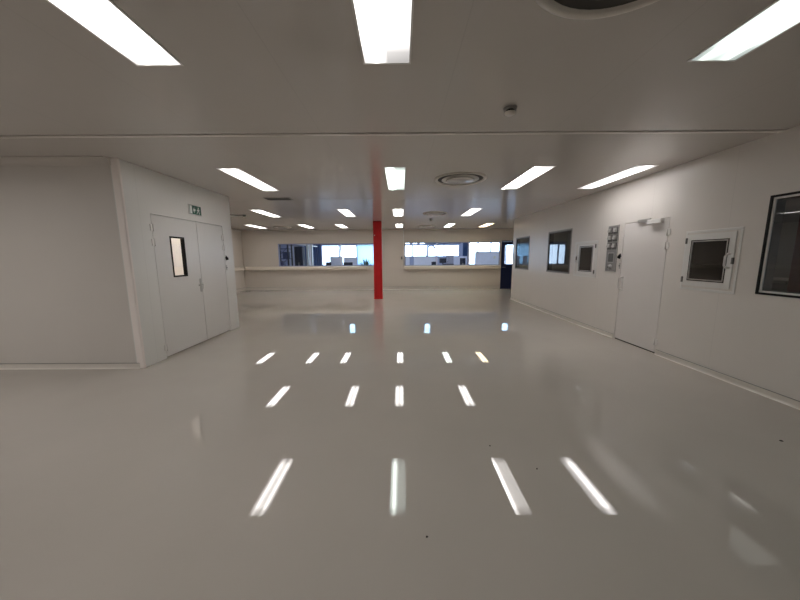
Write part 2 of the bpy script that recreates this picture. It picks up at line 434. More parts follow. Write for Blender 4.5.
# ------------------------------------------------------------------ right wall windows
def wall_window(name, W, label, gasket, inner, gw=.028, iw=.03, pane='glass_deep'):
    w = thing(name, label, 'window', (XR, (W[0]+W[1])/2, W[2]), kind='structure')
    MB().frame('x', XR-.008, XR+.03, W[0], W[1], W[2], W[3], gw).build('window_gasket', gasket, w)
    MB().frame('x', XR+.004, XR+.02, W[0]+gw, W[1]-gw, W[2]+gw, W[3]-gw, iw).build('window_frame', inner, w)
    MB().frame('x', XR+.021, XR+.118, W[0]+.002, W[1]-.002, W[2]+.002, W[3]-.002, gw+iw).build('reveal', M['grey_dark'], w)
    gw += iw; x = XR+.016; a, b, c, e = W[0]+gw, W[1]-gw, W[2]+gw, W[3]-gw
    MB().quad((x, a, c), (x, b, c), (x, b, e), (x, a, e)).build('pane', M[pane], w)
wall_window('window_3', W3, 'dark window with thin grey frame at the far end of the right wall', M['grey'], M['grey_dark'], .026, .02)
wall_window('window_4', W4, 'dark window with thin grey frame beyond the small far hatch', M['grey'], M['grey_dark'], .026, .02)
wall_window('window_5', W5, 'large black edged window on the right wall nearest the camera', M['black'], M['white'], .024, .020, 'glass_dark')

# ------------------------------------------------------------------ pass-through hatches
def hatch(label, outer, door, gl, hy, hinge_y, hinges, handle, cat='hatch'):
    t = thing('transfer_hatch', label, cat, (XR, (outer[0]+outer[1])/2, outer[2]))
    MB().frame('x', XR-.008, XR-.0005, outer[0], outer[1], outer[2], outer[3], min(door[0]-outer[0], outer[1]-door[1], door[2]-outer[2], outer[3]-door[3])-.004, .004).build('surround', M['white'], t)
    # tunnel through the wall
    mb = MB(); g = gl
    for a, b, c, e in ((g[0], g[1], g[2]-.012, g[2]), (g[0], g[1], g[3], g[3]+.012), (g[0]-.012, g[0], g[2], g[3]), (g[1], g[1]+.012, g[2], g[3])):
        mb.box(XR+.005, XR+.5, a, b, c, e)
    mb.box(XR+.5, XR+.51, g[0]-.012, g[1]+.012, g[2]-.012, g[3]+.012)
    struct('trim_hatch_tunnel', mb, M['black'])
    d = slab('x', XR-.013, XR-.002, door[0], door[1], door[2], door[3], [gl]).build('hatch_door', M['white'], t)
    MB().frame('x', XR-.016, XR+.004, gl[0], gl[1], gl[2], gl[3], .012).build('gasket', M['black'], d)
    MB().frame('x', XR-.0155, XR-.004, gl[0]+.012, gl[1]-.012, gl[2]+.012, gl[3]-.012, .014).build('glazing_bead', M['steel'], d)
    x = XR-.008
    MB().quad((x, gl[0]+.026, gl[2]+.026), (x, gl[1]-.026, gl[2]+.026), (x, gl[1]-.026, gl[3]-.026), (x, gl[0]+.026, gl[3]-.026)).build('pane', M['glass_deep'], d)
    z0, z1 = handle; s = 1 if hinge_y > hy else -1
    hnd = MB().tube([(XR-.012, hy, z0), (XR-.040, hy+s*.01, z0+.005), (XR-.062, hy+s*.012, z0+.03), (XR-.062, hy+s*.012, z1-.03), (XR-.040, hy+s*.01, z1-.005), (XR-.012, hy, z1)], .012).build('handle', M['plastic_white'], d)
    MB().box(XR-.024, XR-.002, hy-s*.02, hy-s*.045, (z0+z1)/2-.04, (z0+z1)/2+.04, .004).build('latch', M['grey_dark'], t)
    for z in hinges:
        MB().box(XR-.022, XR-.001, hinge_y-.014, hinge_y+.014, z-.04, z+.04, .004).build('hinge', M['grey_dark'], t)
hatch('small white wall hatch with dark pane beside the grey gauge panel', (6.33, 7.15, 1.11, 1.89), (6.40, 7.02, 1.165, 1.825), (6.47, 6.955, 1.23, 1.785), 7.035, 6.395, (1.775, 1.235), (1.44, 1.60))
hatch('white wall hatch with dark pane between the closed door and the large black edged window', (3.67, 4.40, 1.09, 1.905), (3.735, 4.365, 1.15, 1.855), (3.805, 4.30, 1.22, 1.777), 3.77, 4.372, (1.772, 1.231), (1.41, 1.59))

# ------------------------------------------------------------------ door in the right wall
d = thing('door_3', 'plain white single door with a closer in the right wall', 'door', (XR, 5.16, 0), kind='structure')
lf = MB().box(XR+.002, XR+.05, D3[0]+.008, D3[1]-.008, .022, D3[3]-.008, .002).build('leaf', M['door_warm'], d)
MB().box(XR+.02, XR+.119, D3[0], D3[1], .0005, .02).build('threshold', M['black'], d)
MB().box(XR+.06, XR+.119, D3[0], D3[0]+.02, .02, D3[3]).box(XR+.06, XR+.119, D3[1]-.02, D3[1], .02, D3[3]).box(XR+.06, XR+.119, D3[0], D3[1], D3[3]-.02, D3[3]).build('door_frame', M['black'], d)
MB().box(XR-.006, XR+.0015, 5.545, 5.59, .92, 1.20, .003).tube([(XR-.004, 5.545, 1.18), (XR-.045, 5.555, 1.175), (XR-.058, 5.575, 1.15), (XR-.058, 5.575, .98), (XR-.045, 5.555, .955), (XR-.004, 5.545, .95)], .014).build('door_handle', M['plastic_white'], lf, label='white D-shaped pull handle')
cl = MB().box(XR-.06, XR+.0015, 4.80, 5.06, 2.075, 2.145, .006).build('door_closer', M['white'], lf, label='white door closer body')
MB().box(XR-.03, XR-.0005, 5.045, 5.30, 2.125, 2.175, .004).box(XR-.034, XR-.029, 5.12, 5.28, 2.118, 2.15).build('closer_arm', M['steel'], cl)
def hinge_pair(parent, x, sgn, y, z, m):
    MB().box(x, x+sgn*.012, y-.035, y+.035, z-.05, z+.05, .003).tube([(x+sgn*.014, y+.012, z-.055), (x+sgn*.014, y+.012, z+.055)], .010).build('hinge', m, parent)
for z in (1.925, 1.722, .199): hinge_pair(d, XR-.001, -1, 4.698, z, M['plastic_white'])

def wedge(name, label, x, sgn, y, z, cat):
    """small wedge-shaped turn knob on a round rose"""
    t = thing(name, label, cat, (x, y, z))
    MB().lathe(0, 0, [(.022, -.003*sgn), (.022, .008*sgn), (.012, .012*sgn)], 20, 'x', (x, y, z)).build('rose', M['grey_dark'], t)
    MB().prism([(0, -.05), (.055, -.035), (.055, .0), (.0, .05)], lambda a, b: (x+sgn*(.008+a*.8), y-.012, z+b), lambda a, b: (x+sgn*(.008+a*.8), y+.012, z+b)).build('knob', M['black'], t)
def key_switch(name, label, x, sgn, y, z, cat):
    t = thing(name, label, cat, (x, y, z))
    MB().box(x+sgn*.0005, x+sgn*.008, y-.018, y+.018, z-.055, z+.055, .003).build('plate', M['steel'], t)
    MB().lathe(0, 0, [(.011, .008*sgn), (.011, .016*sgn), (.006, .018*sgn)], 16, 'x', (x, y, z)).build('lock', M['grey_dark'], t)
wedge('turn_knob', 'small black wedge knob beside the grey gauge panel on the right wall', XR, -1, 5.665, 1.562, 'knob')
key_switch('key_switch', 'narrow steel key switch under the black knob near the gauge panel', XR, -1, 5.662, 1.385, 'switch')
wedge('turn_knob', 'small black wedge knob on the partition past the double door', XL, 1, 6.462, 1.575, 'knob')
key_switch('key_switch', 'narrow steel key switch under the black knob past the double door', XL, 1, 6.458, 1.37, 'switch')

# ------------------------------------------------------------------ gauge panel
t = thing('gauge_panel', 'grey wall panel with six dial gauges and a display beside the door', 'control panel', (XR, 5.9, 1.263))
MB().box(XR-.014, XR-.0005, 5.755, 6.042, 1.263, 2.146, .004).build('plate', M['grey'], t)
MB().frame('x', XR-.018, XR-.012, 5.755, 6.042, 1.263, 2.146, .012, .002).build('rim', M['steel'], t)
for z in (2.045, 1.905, 1.755):
    for y in (5.828, 5.968):
        g = MB().box(XR-.022, XR-.0135, y-.062, y+.062, z-.064, z+.064, .004).build('gauge', M['grey_dark'], t)  # dark plate colour puts in the shade below and beside the head
        MB().prism([(-.036, -.026), (.044, -.026), (.044, .050), (-.036, .050)], lambda a, b: (XR-.0215, y+a, z+b), lambda a, b: (XR-.040+(b-.05)*.2, y+a*.9, z+b*.9+.004)).build('gauge_head', M['grey_light'], g)
ds = MB().frame('x', XR-.022, XR-.0135, 5.815, 5.985, 1.44, 1.63, .014, .003).build('display_frame', M['grey_light'], t)
MB().box(XR-.0165, XR-.0135, 5.829, 5.971, 1.454, 1.616).build('display', M['grey_dark'], ds)
kb = MB().lathe(0, 0, [(.05, 0), (.05, -.012), (.03, -.016), (.03, -.04), (.024, -.044)], 24, 'x', (XR-.0135, 5.90, 1.355)).build('rotary_knob', M['grey_light'], t)
MB().box(XR-.062, XR-.056, 5.895, 5.905, 1.335, 1.375).build('pointer', M['black'], kb)

# ------------------------------------------------------------------ double door in the partition
d1 = thing('door_1', 'white double door leaf with a black framed glass pane', 'door', (XL, 5.11, 0), kind='structure')
V = (4.935, 5.262, 1.265, 1.928)
lf = slab('x', XL-.05, XL-.002, DL[0]+.008, 5.614, .022, DL[3]-.008, [V]).build('leaf', M['door'], d1)
MB().frame('x', XL-.052, XL+.008, V[0], V[1], V[2], V[3], .024, .003).build('pane_frame', M['black'], lf)
MB().quad((XL-.02, V[0]+.024, V[2]+.024), (XL-.02, V[1]-.024, V[2]+.024), (XL-.02, V[1]-.024, V[3]-.024), (XL-.02, V[0]+.024, V[3]-.024)).build('pane', M['glass_plain'], lf)
MB().box(XL-.001, XL+.008, 5.555, 5.60, .955, 1.20, .003).tube([(XL+.006, 5.578, 1.09), (XL+.05, 5.578, 1.09), (XL+.055, 5.57, 1.09), (XL+.055, 5.45, 1.088)], .011).build('door_handle', M['steel'], lf)
for z in (2.03, 1.81, .176): hinge_pair(d1, XL+.001, 1, 4.602, z, M['plastic_white'])
MB().box(XL-.09, XL-.052, DL[0], 5.60, .0005, .02).build('threshold', M['black'], d1)
d2 = thing('door_2', 'narrower plain white leaf of the double door, farther from the camera', 'door', (XL, 6.02, 0), kind='structure')
lf = MB().box(XL-.05, XL-.002, 5.624, DL[1]-.008, .022, DL[3]-.008, .002).build('leaf', M['door'], d2)
MB().box(XL-.006, XL+.004, 5.618, 5.65, .1, 2.15, .002).build('meeting_strip', M['door'], lf)
MB().box(XL-.001, XL+.014, 5.635, 5.665, 1.0, 1.14, .004).build('flush_bolt', M['plastic_white'], lf)
for z in (1.99, 1.785, .156): hinge_pair(d2, XL+.001, 1, 6.40, z, M['plastic_white'])
MB().box(XL-.09, XL-.052, 5.62, DL[1], .0005, .02).build('threshold', M['black'], d2)
fr = MB()
for a, b, c, e in ((DL[0], DL[0]+.03, .0005, DL[3]), (DL[1]-.03, DL[1], .0005, DL[3]), (DL[0]+.03, DL[1]-.03, DL[3]-.03, DL[3]), (5.60, 5.64, .02, DL[3]-.03)): fr.box(XL-.098, XL-.052, a, b, c, e)
fr.build('door_rebate', M['black'], d1)
# lit beige room behind the pane
struct('wall_partition_inner', MB().box(-6.0, -5.95, YL+.1, YP-.1, 0, H), M['beige'])

# ------------------------------------------------------------------ exit sign over the double door
t = thing('exit_sign', 'green and white emergency exit sign above the double door', 'sign', (XL, 5.605, 2.353))
y0, y1, z0, z1 = 5.455, 5.762, 2.355, 2.508
MB().box(XL+.0005, XL+.018, y0-.012, y1+.012, z0-.012, z1+.012, .004).build('sign_back', M['white'], t)
X = XL+.0195
MB().box(XL+.0175, XL+.0195, y0, y1, z0, z1).build('sign_face', M['green'], t, label='dark green face')
pm = MB()
def flat(pts): pm.prism(pts, lambda y, z: (X+.0002, y, z), lambda y, z: (X+.0016, y, z))
flat([(y0+.006, z0+.008), (y0+.062, z0+.008), (y0+.062, z1-.008), (y0+.006, z1-.008)])           # doorway light
flat([(y0+.088, z0+.07), (y0+.120, z1-.025), (y0+.120, z0+.095), (y0+.150, z0+.095), (y0+.150, z0+.06), (y0+.120, z0+.06), (y0+.120, z0+.02)])  # arrow
hx, hz = y0+.232, z1-.032                                                                         # running figure
flat([(hx+.014*math.cos(a), hz+.014*math.sin(a)) for a in [2*PI*k/12 for k in range(12)]])
flat([(hx-.022, hz-.022), (hx+.012, hz-.016), (hx+.006, hz-.062), (hx-.022, hz-.058)])
flat([(hx-.022, hz-.022), (hx-.046, hz-.048), (hx-.040, hz-.053), (hx-.020, hz-.034)])
flat([(hx+.010, hz-.020), (hx+.036, hz-.040), (hx+.031, hz-.046), (hx+.008, hz-.032)])
flat([(hx-.022, hz-.056), (hx-.006, hz-.056), (hx-.026, hz-.086), (hx-.050, hz-.102), (hx-.054, hz-.096), (hx-.034, hz-.080)])
flat([(hx-.008, hz-.056), (hx+.007, hz-.058), (hx+.026, hz-.084), (hx+.024, hz-.108), (hx+.014, hz-.108), (hx+.015, hz-.086)])
pm.build('pictogram', M['sign_white'], t, label='white doorway, arrow and running figure')

# ------------------------------------------------------------------ red column
t = thing('column', 'bright red square steel column standing in the hall', 'column', (-.855, 11.45, 0))
MB().box(-1.01, -.70, 11.3, 11.61, .012, H-.0005, .012).build('shaft', M['red'], t)
MB().box(-1.018, -.692, 11.292, 11.618, .0005, .05, .004).build('foot_collar', M['red'], t)
MB().box(-.975, -.945, 11.2985, 11.30, 2.36, 2.385).build('sticker', M['white'], t, label='small white sticker')

# conduit and switch between the far windows
t = thing('cable_conduit', 'thin white vertical conduit on the far wall by the bright window', 'conduit', (.145, YB, 1.15))
MB().tube([(.145, YB-.02, 1.149), (.145, YB-.02, H-.001)], .016).build('pipe', M['white'], t)
for z in (1.5, 2.1, 2.7): MB().box(.12, .17, YB-.03, YB-.0005, z-.012, z+.012).build('clip', M['steel'], t)
t = thing('wall_switch', 'small grey switch box on the far wall beside the white conduit', 'switch', (.05, YB, 1.5))
MB().box(.01, .09, YB-.05, YB-.0005, 1.46, 1.60, .006).build('housing', M['grey'], t)
MB().box(.03, .07, YB-.058, YB-.049, 1.50, 1.56, .003).build('rocker', M['grey_dark'], t)

# ------------------------------------------------------------------ ceiling lamps
def lamp_proto():
    t = thing('ceiling_light', 'x', 'ceiling light', (0, 0, H), 'ceiling lamps of the hall')
    f = MB()
    w, l = .162, .762
    for x0, x1, y0, y1 in ((-w, w, -l, -l+.012), (-w, w, l-.012, l), (-w, -w+.012, -l+.012, l-.012), (w-.012, w, -l+.012, l-.012)):
        f.box(x0, x1, y0, y1, H-.006, H-.0005)
    f.build('frame', M['plastic_white'], t)
    MB().box(-.15, .15, -.75, .75, H-.004, H-.001).build('diffuser', M['lamp'], t)
    return t
lights = [
 # x, y centre, material, label
 (-1.635, 1.50, 'lamp', 'bright rectangular ceiling lamp nearest the camera on the left'),
 (-.085, 1.50, 'lamp_near', 'bright rectangular ceiling lamp at the top centre, nearest the camera'),
 (2.12, 1.50, 'lamp_near_green', 'bright rectangular ceiling lamp at the top right, nearest the camera'),
 (-2.54, 5.40, 'lamp', 'long ceiling lamp near the exit sign and double door'),
 (-.075, 5.40, 'lamp_left', 'greenish white ceiling lamp in the second row, straight above the hall axis'),
 (2.125, 5.40, 'lamp_edge', 'long ceiling lamp just beyond the round vent, in the second row'),
 (3.625, 5.40, 'lamp_mid', 'long ceiling lamp close along the right wall above the closed door'),
 (-3.99, 9.25, 'lamp', 'ceiling lamp behind the dark square grille, third row leftmost'),
 (-1.59, 9.25, 'lamp', 'third row ceiling lamp just left of the red column'),
 (-.065, 9.25, 'lamp', 'third row ceiling lamp just right of the red column'),
 (2.09, 9.25, 'lamp', 'third row ceiling lamp farthest to the right'),
 (-6.08, 13.0, 'lamp', 'last row ceiling lamp in the far left corner'),
 (-3.97, 13.0, 'lamp', 'last row ceiling lamp above the middle of the left far window'),
 (-2.48, 13.0, 'lamp', 'last row ceiling lamp second to the left of the red column'),
 (-.05, 13.0, 'lamp', 'last row ceiling lamp in front of the white conduit'),
 (2.05, 13.0, 'lamp_green', 'last row ceiling lamp above the middle of the bright far window'),
 (3.60, 13.0, 'lamp_warm', 'warm tinted last row ceiling lamp nearest the blue door'),
]
proto = lamp_proto()
for i, (x, y, m, lab) in enumerate(lights):
    o = proto if i == 0 else copy_tree(proto)
    o.location = (x, y, H); o['label'] = lab
    for ch in o.children:
        if ch.name.startswith('diffuser'):
            if ch.data.materials[0] != M[m]:
                ch.data = ch.data.copy(); ch.data.materials[0] = M[m]

# ------------------------------------------------------------------ round ceiling vents, grille, detectors
def round_vent(x, y, r, label):
    t = thing('ceiling_vent', label, 'vent', (x, y, H), 'round ceiling vents')
    MB().lathe(x, y, [(r, H-.0005), (r, H-.012), (r-.02, H-.022), (r-.05, H-.016), (r-.052, H-.0008)], 56).build('trim_ring', M['cove'], t)
    MB().lathe(x, y, [(r-.053, H-.0012), (r-.053, H-.0006)], 48).build('throat', M['dark_gap'], t)
    MB().lathe(x, y, [(r*.72, H-.010), (r*.72, H-.014), (r*.6, H-.006), (r*.6, H-.003)], 48).build('cone', M['cove'], t)
    MB().lathe(x, y, [(r*.56, H-.022), (r*.52, H-.030), (r*.1, H-.030), (r*.02, H-.030)], 48).build('deflector_plate', M['ceil'], t)
round_vent(1.02, 5.36, .435, 'round ceiling vent between the second row lamps')
round_vent(1.02, 1.40, .475, 'large round ceiling vent at the top edge, nearest the camera')
round_vent(1.045, 9.40, .37, 'small looking round ceiling vent in the third lamp row')
round_vent(1.10, 13.2, .36, 'faint round ceiling vent in the last lamp row beside the conduit')
round_vent(-5.05, 13.2, .36, 'faint round ceiling vent in the far left of the last lamp row')

t = thing('ceiling_grille', 'dark square slatted grille in the ceiling beyond the long left lamp', 'vent', (-2.73, 7.08, H))
MB().box(-3.0, -2.46, 6.86, 7.10, H-.003, H-.0006).build('opening', M['dark_gap'], t)
f = MB()
for a, b, c, e in ((-3.02, -2.44, 6.84, 6.86), (-3.02, -2.44, 7.10, 7.115), (-3.02, -3.0, 6.86, 7.10), (-2.46, -2.44, 6.86, 7.10)): f.box(a, b, c, e, H-.012, H-.0005)
f.build('frame', M['grey'], t)
s = MB()
for k in range(9): s.box(-3.0, -2.46, 6.87+k*.026, 6.876+k*.026, H-.012, H-.004)
s.build('slats', M['grey_dark'], t)

def detector(x, y, label, r=.06):
    t = thing('smoke_detector', label, 'smoke detector', (x, y, H))
    MB().lathe(x, y, [(r, H-.0005), (r, H-.012), (r*.9, H-.018), (r*.9, H-.02)], 28).build('base', M['grey'], t)
    MB().lathe(x, y, [(r*.62, H-.02), (r*.62, H-.036)], 28).build('sensing_slot', M['black'], t)
    MB().lathe(x, y, [(r*.8, H-.036), (r*.82, H-.046), (r*.5, H-.058), (r*.05, H-.06)], 28).build('cap', M['cove'], t)
detector(.985, 2.90, 'small round smoke detector on the ceiling nearest the camera')
detector(1.065, 10.78, 'tiny smoke detector on the ceiling in front of the bright far window')
detector(-4.82, 9.56, 'tiny smoke detector at the end of the white ceiling conduit')
t = thing('ceiling_conduit', 'thin white conduit along the ceiling behind the partition', 'conduit', (-5.6, 9.56, H))
MB().box(-7.0, -4.90, 9.54, 9.58, H-.03, H-.0005, .004).build('cover', M['white'], t)
MB().box(-4.99, -4.885, 9.525, 9.595, H-.034, H-.0005, .004).build('end_box', M['plastic_white'], t)

# ------------------------------------------------------------------ specks on the floor
def chip(x, y, r, label):
    n = 7; pts = [(x+r*random.uniform(.6, 1.2)*math.cos(2*PI*k/n)*1.4, y+r*random.uniform(.6, 1.2)*math.sin(2*PI*k/n)) for k in range(n)]
    o = MB().prism(pts, lambda a, b: (a, b, .0005), lambda a, b: (x+(a-x)*.7, y+(b-y)*.7, .006)).build('debris_chip', M['chip'], origin=(x, y, 0))
    tag(o, label, 'debris')
chip(3.23, 2.375, .013, 'dark chip lying alone on the floor near the right wall')
chip(.739, 2.323, .006, 'tiny dark speck on the floor by the third lamp reflection')
chip(1.007, 2.046, .006, 'tiny dark speck on the floor between the two right lamp reflections')
chip(.14, 1.498, .005, 'tiny dark speck on the floor nearest the camera')

# ------------------------------------------------------------------ workshop behind the far windows
OX = 12.2
facade = [(-6.75, -1.25, .9, 2.60), (.25, 5.0, 1.6, 2.58), (5.75, 11.0, .9, 2.80)]
small = [(.42+.62*k, .42+.62*k+.36, 2.68, 2.84) for k in range(4)]
struct('wall_workshop_far', slab('y', YO, YO+.2, -OX, OX, 0, 3.0, facade+small), M['office_wall'])
struct('wall_workshop_far_upper', MB().box(-OX, OX, YO, YO+.2, 3.0, HO), M['office_roof'])
struct('wall_workshop_left', slab('x', -OX-.1, -OX, YB+.14, YO, 0, HO), M['office_wall'])
struct('wall_workshop_right', slab('x', OX, OX+.1, YB+.14, YO, 0, HO), M['office_wall'])
struct('ceiling_workshop', MB().box(-OX, OX, YB+.14, YO+.2, HO, HO+.1), M['office_roof'])
n = 6
for W, nm, lab in ((facade[0], [-5.25, -3.75], 'bright outer workshop window seen left of the red column'), (facade[1], [1.0, 2.3, 3.7], 'bright outer workshop window seen in the middle of the far right window'), (facade[2], [6.6, 7.7, 9.0], 'bright outer workshop window seen beside the blue door')):
    w = thing('window_%d' % n, lab, 'window', ((W[0]+W[1])/2, YO, W[2]), kind='structure'); n += 1
    MB().frame('y', YO+.03, YO+.12, W[0], W[1], W[2], W[3], .05).build('window_frame', M['lavender'], w)
    for x in nm: MB().box(x-.05, x+.05, YO+.03, YO+.12, W[2]+.05, W[3]-.05).build('mullion', M['lavender_dark'], w)
    MB().quad((W[0]+.05, YO+.08, W[2]+.05), (W[1]-.05, YO+.08, W[2]+.05), (W[1]-.05, YO+.08, W[3]-.05), (W[0]+.05, YO+.08, W[3]-.05)).build('pane', M['glass_clear'], w)

def screen(x0, x1, y, z, label, m='lavender', name='partition_screen'):
    t = thing(name, label, 'partition', ((x0+x1)/2, y, 0))
    MB().box(x0+.02, x1-.02, y-.015, y+.015, .08, z-.02).build('panel', M[m], t)
    MB().frame('y', y-.022, y+.022, x0, x1, .06, z, .022).build('frame', M['lavender_dark'], t)
    for x in (x0+.1, x1-.1): MB().box(x-.025, x+.025, y-.2, y+.2, .0005, .06, .005).build('foot', M['grey'], t)
screen(-4.42, -3.62, 19.0, 1.62, 'lavender desk screen left of the mullion in the left far window')
screen(-3.56, -2.72, 19.0, 1.58, 'lavender desk screen right of the mullion in the left far window')
screen(.30, .58, 19.0, 1.60, 'narrow lavender screen at the left end of the bright far window')
screen(.80, 2.22, 19.0, 1.60, 'wide lavender screen in the first pane of the bright far window')
screen(2.75, 3.20, 18.4, 1.66, 'grey lavender screen behind the black monitor in the middle pane', 'lavender_dark')
screen(3.28, 4.15, 19.0, 1.62, 'lavender screen behind the black box chair in the middle pane')
screen(4.40, 5.84, 18.0, 1.86, 'tall lavender screen beside the blue door')
t = thing('roller_blind', 'pale blue roller blind over the outer window beside the red column', 'blind', (-2.5, YO-.1, 2.6))
MB().quad((-3.68, YO-.1, .95), (-1.3, YO-.1, .95), (-1.3, YO-.1, 2.64), (-3.68, YO-.1, 2.64)).build('fabric', M['blind'], t)
MB().tube([(-3.72, YO-.1, 2.66), (-1.26, YO-.1, 2.66)], .035, 10).build('roller', M['white'], t)
MB().box(-3.68, -1.3, YO-.115, YO-.085, .92, .95, .004).build('bottom_bar', M['white'], t)

def desk(x0, x1, y0, y1, label):
    t = thing('desk', label, 'desk', ((x0+x1)/2, (y0+y1)/2, 0))
    MB().box(x0, x1, y0, y1, .71, .74, .004).build('desktop', M['wood'], t)
    for x in (x0+.04, x1-.04):
        for y in (y0+.04, y1-.04): MB().box(x-.022, x+.022, y-.022, y+.022, .0005, .71).build('leg', M['grey'], t)
desk(-3.5, -1.6, 16.6, 17.5, 'desk with monitor and plant behind the left far window')
desk(2.15, 4.1, 16.5, 17.6, 'desk with black monitor behind the bright far window')
desk(4.4, 5.8, 16.7, 17.6, 'desk with paper tray behind the bright far window near the blue door')

def monitor(x, y, w, h, z, label):
    t = thing('monitor', label, 'monitor', (x, y, .74))
    MB().box(x-w/2, x+w/2, y-.02, y+.02, z-h/2, z+h/2, .006).build('housing', M['office_dark'], t)
    MB().box(x-w/2+.015, x+w/2-.015, y+.0195, y+.022, z-h/2+.015, z+h/2-.015).build('display', M['screen'], t)
    MB().box(x-.03, x+.03, y-.035, y-.01, .75, z).build('neck', M['office_dark'], t)
    MB().box(x-.13, x+.13, y-.11, y+.09, .7405, .755, .004).build('stand', M['office_dark'], t)
monitor(-2.95, 16.95, .52, .34, 1.13, 'dark monitor standing before the lavender screens in the left far window')
monitor(2.36, 17.0, .38, .26, 1.36, 'black monitor in the middle pane of the bright far window, upper one')
monitor(2.62, 16.75, .62, .26, 1.06, 'wide low black monitor in the middle pane of the bright far window')

def chair(x, y, z, w, label):
    t = thing('office_chair', label, 'chair', (x, y, 0))
    MB().box(x-w/2, x+w/2, y-.03, y+.03, z-.5, z, .025).build('backrest', M['office_dark'], t)
    MB().box(x-.24, x+.24, y-.5, y-.02, .44, .52, .03).build('seat', M['office_dark'], t)
    MB().tube([(x, y-.25, .06), (x, y-.25, .44)], .03).build('post', M['grey'], t)
    MB().box(x-.03, x+.03, y-.06, y-.03, .42, z-.3).build('back_support', M['grey'], t)
    mb = MB()
    for k in range(5):
        a = 2*PI*k/5; mb.tube([(x, y-.25, .07), (x+.3*math.cos(a), y-.25+.3*math.sin(a), .035)], .022, 6)
    mb.build('star_base', M['grey'], t)
chair(-4.22, 17.7, 1.32, .32, 'dark office chair at the left window beside the lavender screen')
chair(1.92, 17.6, 1.30, .26, 'dark office chair by the first mullion of the bright far window')
chair(3.72, 18.2, 1.50, .34, 'tall black office chair by the second mullion of the bright far window')
t = thing('box_file', 'small black box file on the desk near the tall black chair', 'box file', (3.3, 17.2, .74))
MB().box(3.17, 3.45, 17.05, 17.35, .7405, 1.12, .004).build('body', M['office_dark'], t)
MB().box(3.28, 3.34, 17.045, 17.05, .8, .95).build('label_holder', M['white'], t)

t = thing('desk_phone', 'small dark phone at the left end of the bright far window', 'phone', (.50, 16.0, 1.0))
MB().box(.42, .60, 15.9, 16.05, .9505, 1.05, .01).build('body', M['office_dark'], t)
MB().box(.43, .48, 15.9, 16.05, 1.051, 1.085, .01).build('handset', M['office_dark'], t)
t = thing('low_cabinet', 'low grey cabinet behind the left end of the bright far window', 'cabinet', (.6, 16.0, 0))
MB().box(.25, 1.0, 15.8, 16.2, .0005, .95, .005).build('body', M['wood'], t)
for k in (0, 1): MB().box(.265+.37*k, .62+.365*k, 15.785, 15.799, .05, .92).build('door', M['lavender'], t)
t = thing('paper_tray', 'pale blue paper tray on the desk near the blue door', 'tray', (5.0, 17.0, .74))
MB().box(4.62, 5.40, 16.85, 17.2, .7405, .90, .004).build('tray', M['paper'], t)
MB().box(4.64, 5.38, 16.87, 17.18, .9005, 1.12, .002).build('paper_stack', M['paper'], t)
t = thing('wall_clock', 'small round white clock hung on the tall lavender screen', 'clock', (5.55, 17.97, 1.55))
MB().lathe(0, 0, [(.09, -.001), (.09, -.03), (.08, -.032)], 24, 'y', (5.55, 17.977, 1.52)).build('case', M['white'], t)
MB().box(5.546, 5.554, 17.942, 17.944, 1.52, 1.58).build('hand', M['black'], t)

# plant on the desk
t = thing('potted_plant', 'dark leafy potted plant on the desk beside the red column', 'plant', (-1.95, 17.0, .74))
MB().lathe(-1.95, 17.0, [(.10, .7405), (.13, .95), (.12, .95), (.11, .90)], 20).build('pot', M['pot'], t)
mb = MB()
for k in range(46):
    a = random.uniform(0, 2*PI); e = random.uniform(.25, 1.45); L = random.uniform(.34, .72)
    b = Vector((-1.95, 17.0, .93)); d_ = Vector((math.cos(a)*math.cos(e), math.sin(a)*math.cos(e), math.sin(e)))
    s_ = d_.cross(Vector((0, 0, 1))).normalized()*.05
    m_ = b+d_*L*.6; p = b+d_*L+Vector((0, 0, -.06))
    mb.quad(tuple(b), tuple(m_+s_), tuple(p), tuple(m_-s_))
mb.build('foliage', M['leaf'], t)

# racks, cabinet, posts, curtains at the left
t = thing('storage_rack', 'dark blue lattice storage rack at the left end of the left far window', 'rack', (-6.6, 17.2, 0))
for x in (-6.92, -6.26):
    for y in (16.9, 17.5): MB().box(x-.035, x+.035, y-.03, y+.03, .0005, 2.45).build('upright', M['office_dark'], t)
for z in (.3, .95, 1.5, 2.05): MB().box(-6.88, -6.30, 16.88, 17.52, z, z+.04).build('shelf', M['rack'], t)
for z in (.95, 1.55): MB().tube([(-6.9, 16.93, z), (-6.28, 16.93, z+.6)], .018, 6).tube([(-6.28, 16.95, z), (-6.9, 16.95, z+.6)], .018, 6).build('brace', M['rack'], t)
def crate(x, z, w, h, label):
    c = thing('crate', label, 'crate', (x, 17.2, z))
    MB().box(x-w/2, x+w/2, 16.98, 17.4, z+.0405, z+h, .006).build('box', M['rack'], c)
    MB().box(x-w/2-.01, x+w/2+.01, 16.97, 17.41, z+h, z+h+.03, .004).build('lid', M['office_dark'], c)
crate(-6.72, .95, .24, .40, 'dark crate on the lower visible shelf of the lattice rack')
crate(-6.46, 1.50, .26, .36, 'dark crate on the upper visible shelf of the lattice rack')
t = thing('tall_cabinet', 'tall blue black cabinet behind the left far window', 'cabinet', (-5.85, 18.0, 0))
MB().box(-6.2, -5.73, 17.75, 18.25, .0005, 2.22, .01).build('body', M['office_dark'], t)
for k in (0, 1):
    dd = MB().box(-6.19+.23*k, -5.97+.23*k, 17.73, 17.749, .06, 2.18, .003).build('door', M['office_dark'], t)
    MB().box(-5.995+.05*k, -5.98+.05*k, 17.71, 17.729, 1.1, 1.3).build('handle', M['steel'], dd)
t = thing('display_board', 'pale lavender board standing between the rack and the tall cabinet', 'board', (-6.4, 19.0, 0))
MB().box(-6.98, -6.35, 18.99, 19.02, .9, 2.3).build('board', M['lavender'], t)
